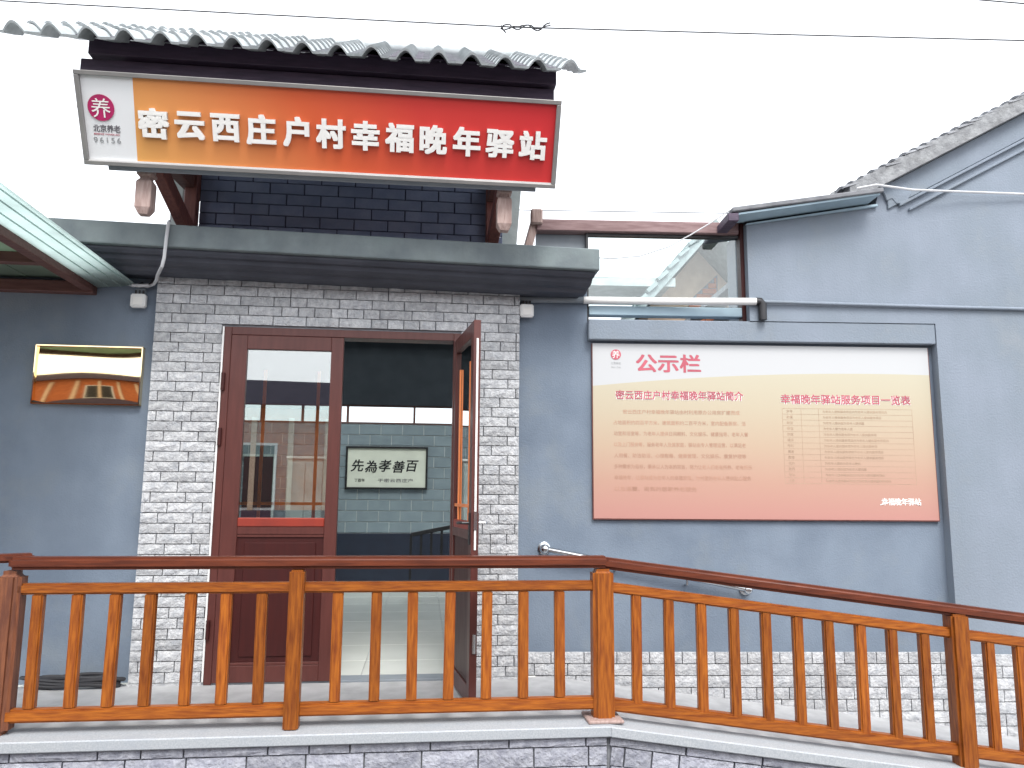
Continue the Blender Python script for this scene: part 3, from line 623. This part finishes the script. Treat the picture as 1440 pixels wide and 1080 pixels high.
# verge: rough mortar band, stepped tiles, two string mouldings
ang = math.atan(sl); nrm = (-math.sin(ang), math.cos(ang))
def rake(d0, d1, u0=None, u1=None):              # strip between vertical drops d0 > d1 below the rake line
    a = rk0.x - .02 if u0 is None else u0; b = RU if u1 is None else u1
    f = lambda u: rk0.z + sl * (u - rk0.x)
    return [(a, f(a) - d0), (b, f(b) - d0), (b, f(b) - d1), (a, f(a) - d1)]
gu = lambda x, y: G(x, y).x
gh.part('verge_band', MB().prism(rake(.165, .03, rk0.x), GV - .10, .2), M_VMORT)
gh.part('verge_board', MB().prism(rake(.362, .168, gu(1246, 275)), GV - .02, .1), M_GABLE, bevel=.004)
gh.part('string_moulding', MB().prism(rake(.39, .366, gu(1262, 283)), GV - .032, .1), M_GABLE, bevel=.004)
gh.part('string_moulding', MB().prism(rake(.462, .44, gu(1276, 288)), GV - .028, .1), M_GABLE, bevel=.004)
F_ = lambda x, y: (G(x, y).x, G(x, y).z)
gh.part('verge_foot', MB().prism([F_(1228, 264), F_(1240, 272), F_(1245, 284), F_(1252, 281), F_(1258, 288), F_(1272, 288), F_(1280, 272), F_(1262, 254)], GV - .026, .1), M_GABLE, bevel=.005)
gh.part('roof', MB().prism([(rk0.x - .05, rk0.z - .08), (RU, RZ - .05), (2 * RU - rk0.x + .05, rk0.z - .08), (2 * RU - rk0.x + .05, rk0.z - .02), (RU, RZ + .01), (rk0.x - .05, rk0.z - .02)], .0, 5.2), M_VMORT)
vt = MB()
for j in range(9):
    a = math.pi * j / 8; vt.v += [(0, .055 * -math.cos(a) * 1.3, .034 * math.sin(a)), (.13, .055 * -math.cos(a) * 1.15, .026 * math.sin(a)), (0, .04 * -math.cos(a) * 1.3, .018 * math.sin(a) - .004)]
for j in range(8):
    p = j * 3; vt.f += [(p, p + 3, p + 4, p + 1), (p, p + 2, p + 5, p + 3)]
vme = vt.mesh('verge_tile', M_VERGE, smooth=False)
nT = int((RU - rk0.x) / .083)
for i in range(nT):
    uu = rk0.x - .05 + i * .083
    gh.inst('verge_tile', vme, (uu, GV - .035 + RND.uniform(-.008, .008), rk0.z + sl * (uu - rk0.x) - .035 + RND.uniform(-.006, .006)), rot=(RND.uniform(-.1, .1), -ang + .18 + RND.uniform(-.05, .05), 0))
    gh.inst('verge_tile', vme, (uu + .03, GV + .10, rk0.z + sl * (uu + .03 - rk0.x) - .03), rot=(0, -ang + .15, 0))

# window screen over the courtyard wall
ws = Thing('screen_window', R, (1.1, .1, 2.525), 'brown framed open screen with clear pane standing on the courtyard wall ledge', 'window')
ws.part('top_beam', MB().box(.12, 1.66, -.02, .09, 3.215, 3.305), M_PALEB, bevel=.006, label='weathered brown beam')
ws.part('beam_end', MB().box(.075, .165, -.05, .06, 3.255, 3.375), M_PALEW, bevel=.012)
ws.part('strut', MB().bar((.02, .0, 2.95), (.11, .02, 3.30), .05, .06), M_PALEW, bevel=.004)
ws.part('post', MB().box(1.668, 1.70, -.01, .08, 2.525, 3.30), M_DOORP, bevel=.004)
ws.part('post', MB().box(.498, .515, .02, .08, 2.525, 3.215), M_DARKM)
ws.part('head_bar', MB().box(.515, 1.668, .02, .07, 3.195, 3.215), M_DARKM)
ws.part('bottom_beam', MB().box(.515, 1.72, .0, .09, 2.575, 2.645), M_SOFF, bevel=.004)
ws.part('pane', MB().box(.515, 1.668, .045, .05, 2.645, 3.195), M_PANE)
# pipes
def P3(u, v, z): return (u, v, z)
single('white_pipe', R, (1.1, -.05, 2.67), MB().tube([(.47, -.03, 2.677), (1.12, -.05, 2.674), (1.74, -.105, 2.668)], .027, 14), M_WHITE, 'white plastic pipe running across the bottom of the screen', 'pipe', smooth=True)
gp = Thing('wall_conduit', R, (3, GV, 2.65), 'thin painted conduit running level along the gable house wall', 'pipe')
gp.part('tube', MB().tube([(1.74, -.105, 2.668), (2.4, -.103, 2.66), (3.2, -.10, 2.65), (5.0, -.10, 2.635)], .013, 10), M_GABLE, smooth=True)
gp.part('elbow', MB().tube([(1.74, -.106, 2.668), (1.77, -.106, 2.668), (1.785, -.106, 2.65), (1.785, -.106, 2.53)], .03, 10), M_DARKM, smooth=True)
single('dark_pipe', R, (.2, -.03, 2.68), MB().tube([(-.01, -.028, 2.675), (.47, -.03, 2.677)], .024, 10), M_GREYP, 'grey painted pipe end under the cornice end beside the white box', 'pipe', smooth=True)

# ------------------------------------------------------------------ gold plaque, sensors, cables on the left
M_GOLD = mat('polished_gold', (.96, .76, .46), (.94, .73, .42), rough=.0, metal=1)
for n_ in M_GOLD.node_tree.nodes:
    if n_.type == 'MAP_RANGE' and n_.outputs[0].links and n_.outputs[0].links[0].to_socket.name == 'Roughness': n_.inputs[3].default_value = .03; n_.inputs[4].default_value = .05
p0, p1 = L.px(53, 485, .06), L.px(197, 571, .06)
pl = Thing('gold_plaque', L, (p0.x, .06, p1.z), 'polished gold plaque mirroring the brick house opposite, on the left wall', 'plaque')
pw, ph = p1.x - p0.x, p0.z - p1.z
def dish():
    vs = []; fs = []; nx, nz = 36, 24
    for j in range(nz + 1):
        for i in range(nx + 1):
            a = 2 * i / nx - 1; b = 2 * j / nz - 1
            y = .052 - .007 * (1 - a * a) * (1 - .3 * b * b) - (.0042 if b > 0 else .0105) * (1 - b * b) + (0 if b > 0 else .0063) - .0012 * math.sin(2.3 * a + 1.3 * b)
            vs.append((p0.x + .008 + (pw - .016) * i / nx, y, p1.z + .008 + (ph - .016) * j / nz))
    for j in range(nz):
        for i in range(nx): p = j * (nx + 1) + i; fs.append((p, p + 1, p + nx + 2, p + nx + 1))
    return MB().add(vs, fs)
pl.part('mirror_plate', dish(), M_GOLD, smooth=True)
pl.part('backing', MB().box(p0.x + .004, p1.x - .004, .056, .082, p1.z + .004, p0.z - .004), M_DARKM)
pl.part('frame', MB().box(p0.x, p1.x, .034, .08, p1.z, p1.z + .008).box(p0.x, p1.x, .034, .08, p0.z - .008, p0.z).box(p0.x, p0.x + .008, .034, .08, p1.z, p0.z).box(p1.x - .008, p1.x, .034, .08, p1.z, p0.z), M_GOLD)
def sensor(x, y, v, lab):
    c = L.px(x, y, v); t = Thing('sensor_box', L, (c.x, v, c.z), lab, 'sensor box', 'white sensor boxes under the cornice')
    t.part('housing', MB().box(c.x - .05, c.x + .05, v - .05, v, c.z - .05, c.z + .045), M_WHITE, bevel=.008, seg=2)
    t.part('lens_window', MB().box(c.x - .032, c.x + .032, v - .053, v - .049, c.z - .035, c.z + .02), M_LETTER, bevel=.002)
    for k in range(3): t.part('cable_gland', MB().tube([(c.x - .025 + k * .025, v - .02, c.z + .044), (c.x - .025 + k * .025, v - .02, c.z + .075)], .007, 8), M_DARKM)
    t.part('mount_plate', MB().box(c.x - .03, c.x + .03, v - .01, v + .03, c.z - .02, c.z + .09), M_GREYP)
    return c
cA = sensor(197, 424, .05, 'white sensor box on the blue wall below tangled cable')
cB = sensor(740, 438, .05, 'white sensor box tucked against the right end of the stone surround')
ca = [L.px(x, y, v) for x, y, v in ((237, 313, -.415), (234, 335, -.418), (231, 362, -.42), (228, 374, -.40), (222, 386, -.25), (220, 394, -.1), (216, 400, .03), (207, 403, .05), (197, 400, .05), (188, 402, .06), (176, 398, .07))]
ca = [L.px(238, 311, -.30)] + ca
single('grey_cable', L, tuple(ca[5]), MB().tube(ca, .011, 8), M_WCABLE, 'pale grey cable dropping over the cornice to the left sensor box', 'cable', smooth=True)
ck = [L.px(x, y, .04) for x, y in ((178, 394), (186, 399), (193, 401), (200, 398), (206, 402), (213, 398), (216, 391))]
single('black_cable', L, tuple(ck[2]), MB().tube(ck, .008, 8), M_CABLE, 'short black cable looped above the left sensor box', 'cable', smooth=True)

# ------------------------------------------------------------------ lean-to canopy on the left
lc = Thing('lean_to_canopy', L, (-1.9, -.6, 2.68), 'milky teal plastic sheet canopy on brown beams reaching out from the left wall', 'canopy')
lc.part('edge_sheet', MB().add([(-1.045, .07, 2.68), (-1.045, -1.9, 2.70), (-1.30, -1.9, 2.675), (-1.30, .07, 2.655), (-1.045, .07, 2.69), (-1.045, -1.9, 2.71), (-1.30, -1.9, 2.685), (-1.30, .07, 2.665)], [(0, 1, 2, 3), (7, 6, 5, 4), (0, 4, 5, 1), (1, 5, 6, 2), (2, 6, 7, 3), (3, 7, 4, 0)]), M_POLY)
for q_ in (-1.07, -1.14, -1.22): lc.part('rib', MB().bar((q_, .06, 2.679 - (q_ + 1.045) * -.1), (q_, -1.9, 2.699 - (q_ + 1.045) * -.1), .006, .008), M_POLY)
lc.part('beam', MB().box(-1.37, -1.30, -1.9, .075, 2.615, 2.70), M_BROWNM, bevel=.004)
lc.part('beam', MB().box(-4.0, -1.30, .0, .078, 2.60, 2.68), M_BROWNM, bevel=.004)
for vv in (-.55, -1.2, -1.86): lc.part('purlin', MB().box(-4.0, -1.371, vv - .03, vv + .03, 2.63, 2.70), M_BROWNM, bevel=.004)
rib = MB()
for k in range(13):
    a = -3.95 + k * .2; rib.box(a, a + .198, -1.9, .06, 2.708 + (.004 if k % 2 else 0), 2.716 + (.004 if k % 2 else 0))
lc.part('roof_sheet', rib, M_POLYG)
lc.part('clip', MB().tube([(-1.05, .03, 2.672), (-1.0, .0, 2.66), (-.94, .02, 2.672)], .012, 8), M_WCABLE, smooth=True)

# ------------------------------------------------------------------ timber railings
def baluster(name, w, d, h, mt, bev=.008): return MB().box(-w / 2, w / 2, -d / 2, d / 2, 0, h).mesh(name, mt, (0, 0, 0), bevel=bev, seg=2)
RV = -1.0
ra = Thing('terrace_railing', L, (.4, RV, 0), 'orange varnished timber railing with dark red handrail along the level terrace', 'railing')
ra.part('handrail', MB().box(-1.16, 2.06, RV - .055, RV + .05, .834, .9), M_HAND, bevel=.018, seg=3, smooth=True)
ra.part('upper_rail', MB().box(-1.12, 2.0, RV - .03, RV + .03, .705, .762), M_WOODH, bevel=.01, seg=2)
ra.part('lower_rail', MB().box(-1.12, 2.0, RV - .032, RV + .032, .062, .128), M_WOODH, bevel=.01, seg=2)
bal = baluster('baluster', .057, .05, .585, M_WOOD)
for u in (-1.008, -.81, -.624, -.44, -.236, -.048, .142, .546, .757, .959, 1.159, 1.368, 1.575, 1.783):
    ra.inst('baluster', bal, (u, RV, .124), rot=(0, RND.uniform(-.008, .008), RND.uniform(-.03, .03)))
ra.part('post', MB().box(.288, .368, RV - .075, RV + .01, .0, .83), M_WOOD, bevel=.01, seg=2)
ra.part('corner_post', MB().box(-1.215, -1.09, RV - .06, RV + .065, -.002, .828), M_OLDW, bevel=.03, seg=3, label='darker weathered corner post')
cp = ra.part('corner_post', MB().box(1.968, 2.088, RV - .06, RV + .06, .0, .828), M_WOOD, bevel=.022, seg=3)
ra.part('base_plate', MB().box(1.925, 2.125, RV - .105, RV + .1, .004, .022), M_PALEW, parent=cp, bevel=.005)
RV2 = -1.05; rs = .1266; hz = lambda u: .887 - rs * (u - .49)
rb = Thing('ramp_railing', R, (2, RV2, -.3), 'orange varnished timber railing sloping down with the ramp past the notice board', 'railing')
def srail(u0, u1, zt, zb, w):
    return MB().add([(u, v, hz(u) + z) for u in (u0, u1) for v, z in ((RV2 - w, zb), (RV2 + w, zb), (RV2 + w, zt), (RV2 - w, zt))], [(0, 1, 2, 3), (7, 6, 5, 4), (0, 4, 5, 1), (1, 5, 6, 2), (2, 6, 7, 3), (3, 7, 4, 0)])
rb.part('handrail', srail(.40, 3.45, .0, -.066, .052), M_HAND, bevel=.018, seg=3, smooth=True)
rb.part('upper_rail', srail(.46, 3.42, -.137, -.195, .03), M_WOODH, bevel=.01, seg=2)
rb.part('lower_rail', srail(.46, 3.42, -.772, -.84, .032), M_WOODH, bevel=.01, seg=2)
bal2 = baluster('baluster', .057, .05, .61, M_WOOD)
for u in (.627, .814, 1.002, 1.191, 1.376, 1.561, 1.743, 1.925, 2.108, 2.296, 2.677, 2.854, 3.04, 3.22):
    rb.inst('baluster', bal2, (u, RV2, hz(u) - .79), rot=(0, RND.uniform(-.008, .008), RND.uniform(-.03, .03)))
rb.part('post', MB().box(2.44, 2.545, RV2 - .06, RV2 + .05, cz(2.545) - .004, hz(2.5) - .05), M_WOOD, bevel=.014, seg=2)
rb.part('post', MB().box(3.36, 3.47, RV2 - .06, RV2 + .05, cz(3.47) - .004, hz(3.4) - .05), M_WOOD, bevel=.014, seg=2)
# short return railing at the far left corner
rc = Thing('return_railing', L, (-1.55, -1.4, 0), 'short return of varnished railing turning off the left corner post', 'railing')
A_, B_ = Vector((-1.13, -.93, 0)), Vector((-2.15, -1.62, 0))
rc.part('handrail', MB().bar(A_ + Vector((.03, .02, .89)), B_ + Vector((0, 0, .89)), .1, .045), M_HAND, bevel=.012, seg=2)
rc.part('upper_rail', MB().bar(A_ + Vector((0, 0, .735)), B_ + Vector((0, 0, .735)), .05, .05), M_WOODH, bevel=.008)
rc.part('lower_rail', MB().bar(A_ + Vector((0, 0, .1)), B_ + Vector((0, 0, .1)), .05, .06), M_WOODH, bevel=.008)
for k in (.25, .45, .65, .85):
    q_ = A_.lerp(B_, k); rc.inst('baluster', bal, (q_.x, q_.y, .124), rot=(0, 0, .6))
rc.part('post', MB().box(-2.2, -2.09, -1.68, -1.57, -.003, .87), M_WOOD, bevel=.012, seg=2)
# stainless handrail on the wall side of the ramp
s0, s1 = R.px(766, 772, -.07), R.px(1052, 829, -.07)
st = Thing('steel_handrail', R, (.9, -.03, .5), 'stainless steel handrail bracketed to the courtyard wall beside the ramp', 'handrail')
sdv = (s1 - s0).normalized()
st.part('tube', MB().tube([s0 + Vector((0, .07, 0)), s0 + Vector((.0, .02, 0)), s0 + Vector((.02, 0, -.003)), s1 - sdv * .02, s1 + Vector((0, .02, 0)), s1 + Vector((0, .07, 0))], .019, 12), M_STEEL, smooth=True)
for e_ in (s0, s1): st.part('end_flange', MB().tube([(e_.x, .001, e_.z), (e_.x, -.012, e_.z), (e_.x, -.022, e_.z)], .04, 16, rs=[.045, .045, .024]), M_STEEL, smooth=True)
for e_ in (s0, s1): st.part('end_ball', MB().lathe((e_.x, e_.y, e_.z), [(.034 * math.cos(b_), .034 * math.sin(b_)) for b_ in [rad(-88 + 22 * i) for i in range(9)]], 16), M_STEEL, smooth=True)
for k in (.35, .7):
    q_ = s0.lerp(s1, k); st.part('bracket', MB().tube([(q_.x, 0, q_.z - .06), (q_.x, -.06, q_.z - .05), (q_.x, -.07, q_.z)], .008, 8), M_STEEL, smooth=True)

# black hose heap at the foot of the left wall
hp = []
for i in range(240):
    t = i / 239; a = t * 6.283 * 9
    hp.append((-1.2 + .24 * math.cos(a) * (1 + .15 * math.sin(5 * t * 6.28)) + .05 * math.sin(13 * t), -.01 + .06 * math.sin(a), .014 + .05 * t + .012 * math.sin(a * 1.7 + 3 * t)))
single('black_hose', L, (-1.2, -.02, 0), MB().tube(hp, .012, 7), M_CABLE, 'black hose heaped in flat coils at the foot of the left wall', 'hose', smooth=True)

# ------------------------------------------------------------------ things inside the room
pc = Thing('calligraphy_picture', L, (.51, RB - .02, 1.30), 'framed calligraphy sheet with five large brushed characters on the room wall', 'picture')
pc.part('frame', MB().box(-.02, 1.04, RB - .05, RB - .006, 1.295, 1.32).box(-.02, 1.04, RB - .05, RB - .006, 1.825, 1.85).box(-.02, .005, RB - .05, RB - .006, 1.32, 1.825).box(1.015, 1.04, RB - .05, RB - .006, 1.32, 1.825), M_DARKM, bevel=.003)
pc.part('paper', MB().box(.005, 1.015, RB - .03, RB - .01, 1.32, 1.825), M_PAPER)
for i, ch in enumerate('先為孝善百'):
    pc.inst('character', text_mesh('character', ch, .165, M_INK, .001, 0, 'CENTER', shear=.2, bold=.003), (.13 + i * .178, RB - .032, 1.60 - .012 * (i % 2)))
for i, s in enumerate(('百善孝为先书', '于密云西庄户')):
    pc.inst('lettering', text_mesh('lettering', '丁酉年', .045, M_INK, .0006, 0, 'LEFT') if i == 0 else text_mesh('lettering', s, .05, M_GREYPR, .0006, 0, 'LEFT', width=.45), (.1 if i == 0 else .4, RB - .032, 1.41))
ir = Thing('indoor_railing', L, (1.2, 3.6, 0), 'black metal railing standing inside the room below the calligraphy', 'railing')
ia, ib = L.px(578, 752, 3.6), L.px(650, 738, 3.6)
ir.part('top_rail', MB().bar(ia, ib, .05, .045), M_DARKM, bevel=.004)
dv = ib - ia
ir.part('lower_rail', MB().bar(Vector((ia.x, 3.6, .42)), Vector((ib.x, 3.6, .42 + dv.z)), .04, .04), M_DARKM)
for k in range(6):
    q_ = ia.lerp(ib, k / 5); ir.part('baluster', MB().box(q_.x - .014, q_.x + .014, 3.586, 3.614, 0 if k in (0, 5) else .42, q_.z), M_DARKM)
cb = Thing('pale_cabinet', L, (-.46, 4.5, 0), 'pale grey cabinet seen through the closed door glass', 'cabinet')
cb.part('carcass', MB().box(-.68, -.25, 4.35, 4.72, 0, 1.66), M_IWALL, bevel=.005)
cb.part('top', MB().box(-.7, -.23, 4.33, 4.73, 1.661, 1.69), M_WHITE, bevel=.004)
for a in (-.675, -.462): cb.part('cabinet_door', MB().box(a, a + .207, 4.332, 4.349, .04, 1.62), M_PALEC, bevel=.004)

# ------------------------------------------------------------------ houses beyond and across the lane
def H(x, y, v): return R.px(x, y, v)
FV = 5.6
fh = Thing('background_house', R, (5.4, FV + .5, GZ), 'orange brick gable house with pale tiled roof seen through the screen', 'house')
e0 = H(905, 420, FV - .9); e1 = H(985, 330, FV - .9); ks = (e1.z - e0.z) / (e1.x - e0.x)
f = lambda u: e0.z + ks * (u - e0.x)
U1 = H(1006, 309, FV - .9).x; U2 = 2 * U1 - e0.x; g = lambda u: f(U1) - ks * (u - U1)
fh.part('roof', MB().prism([(e0.x - .3, f(e0.x - .3) - .14), (U1, f(U1) - .16), (U2 + .3, g(U2 + .3) - .14), (U2 + .3, g(U2 + .3)), (U1, f(U1)), (e0.x - .3, f(e0.x - .3))], FV - .9, FV + 6), M_ROOFF)
stp = MB().box(-.06, .12, -.02, .9, -.02, .035).mesh('roof_tile', M_ROOFF)
for i in range(20):
    u = e0.x - .2 + i * .15
    if u > U1 - .1: break
    fh.inst('roof_tile', stp, (u, FV - .93, f(u) + .02), rot=(0, -math.atan(ks) + .14, 0))
fh.part('wall', MB().prism([(e0.x + .25, GZ), (U2 - .25, GZ), (U2 - .25, g(U2 - .25) - .2), (U1, f(U1) - .2), (e0.x + .25, f(e0.x + .25) - .2)], FV, FV + 5), M_CREAM)
b0_ = H(969, 423, FV - .03); b1_ = H(1009, 423, FV - .03); b2_ = H(1009, 386, FV - .03)
gp_ = fh.part('gable_brickwork', MB().prism([(b0_.x, b0_.z - .5), (b1_.x, b1_.z - .5), (b2_.x, b2_.z), (b0_.x, b0_.z)], FV - .02, FV + .01), M_GROUT)
for k in range(12):
    zz = b0_.z - .48 + k * .085; lo = b0_.x if zz < b0_.z - .08 else b0_.x + (zz + .08 - b0_.z) / (b2_.z - b0_.z) * (b2_.x - b0_.x)
    u = lo
    while u < b1_.x - .03 and zz < b2_.z - .06:
        ln = min(.24, b1_.x - u); 
        bme = MB().box(0, ln - .012, -.02, 0, 0, .074).mesh('brick', M_OBRICK); fh.inst('brick', bme, (u, FV - .02, zz), parent=gp_); u += ln
SV = FV - .86
bb0, bb1 = H(800, 388, SV), H(950, 403, SV)
sb = Thing('shed_roof', R, (bb0.x, SV, bb1.z), 'pale grey level shed roof edge beside the background house seen through the screen', 'shed roof')
sb.part('fascia', MB().box(bb0.x - .8, bb1.x, SV, SV + .05, bb1.z, bb0.z), M_PALEC)
sb.part('roof_sheet', MB().box(bb0.x - .8, bb1.x, SV + .051, SV + 1.4, bb0.z - .05, bb0.z - .01), M_PALEC)
sb.part('post', MB().box(bb0.x - .75, bb0.x - .65, SV + .06, SV + .16, GZ, bb0.z - .05), M_PALEC)
oh = Thing('brick_house_opposite', W0, (0, -5, GZ), 'orange brick house with dark eave across the lane, mirrored in plaque and door glass', 'house')
oh.part('wall', MB().box(-9, 9, -9, -5.0, GZ, 2.89), M_OBRICK)
for k in range(25): oh.part('pier', MB().box(-8.4 + k * .7 - .05, -8.4 + k * .7 + .05, -5.0, -4.9, .9, 2.7), M_CREAM)
oh.part('plinth', MB().box(-9, 9, -5.0, -4.86, GZ, .9), M_DARKW)
oh.part('eave', MB().box(-9.3, 9.3, -9.3, -4.4, 2.90, 3.36), M_DARKW)
oh.part('globe_lamp', MB().lathe((-.9, -4.36, 3.0), [(.02, .12), (.09, .08), (.11, 0), (.09, -.08), (.02, -.12)], 14), M_WHITE, smooth=True)
for x in (-5.6, -2.8, 1.4, 5.6):
    wd = oh.part('window', MB().box(x - .45, x + .45, -5.0, -4.95, .9, 2.2), M_WHITE)
    oh.part('pane', MB().box(x - .4, x + .4, -4.949, -4.94, .95, 2.15), M_DARKM, parent=wd)

# ------------------------------------------------------------------ wires
def W3(x, y, Y):
    d = AW * FPX + AX * (x - 720) + AU * (540 - y); return CAM + d * (Y / d.y)
def wire(pts, r, lab, nm='overhead_wire', mt=M_CABLE, extra=None):
    t = Thing(nm, W0, tuple(pts[len(pts) // 2]), lab, 'wire'); t.part('strand', MB().tube(pts, r, 6), mt, smooth=True)
    if extra: t.part('splice', extra, mt, smooth=True)
    return t
tw = MB()
for s in range(2):
    tw.tube([W3(704 + 70 * k / 16, 38 + 4 * math.sin(k * (.7 + .23 * s) + s * 2.1 + .3 * math.sin(k * 1.9)), 6.0) + Vector((0, .02 * math.cos(k + s * 2), 0)) for k in range(17)], .006, 5)
tw.tube([W3(705, 36, 6), W3(707, 41, 6), W3(711, 46, 6)], .007, 5)
wire([W3(x, y, 6.0) for x, y in ((-500, -30), (0, 1), (360, 20), (720, 38), (1080, 48), (1440, 57), (1900, 68))], .0055, 'single power line with a twisted splice passing high above the tiled canopy', extra=tw)
wire([W3(x, y, 6.5) for x, y in ((1300, -9), (1380, 0), (1440, 5), (1900, 40))], .006, 'short run of power line high above the gable house roof')
wire([W3(x, y, 7.0) for x, y in ((700, 294), (737, 295.5), (900, 298), (1030, 300), (1100, 301))], .004, 'thin level wire just above the brown screen beam')
wire([R.w(R.px(x, y, v)) for x, y, v in ((838, 362, -.2), (860, 363.5, -.2), (900, 360, -.2), (940, 347, -.2), (970, 331, -.2), (1000, 313, -.2), (1032, 292, -.26))], .005, 'drooping wire from the cornice end up to the gable house eave', mt=M_WCABLE)
wire([R.w(R.px(x, y, v)) for x, y, v in ((1205, 265, -.30), (1232, 260, -.30), (1283, 267, -.2), (1360, 270, -.14), (1440, 273, -.12), (1560, 276, -.11), (2100, 290, -.10))], .009, 'white cable pinned across the gable house wall below its roof verge', mt=M_WCABLE)
bpy.context.view_layer.update()
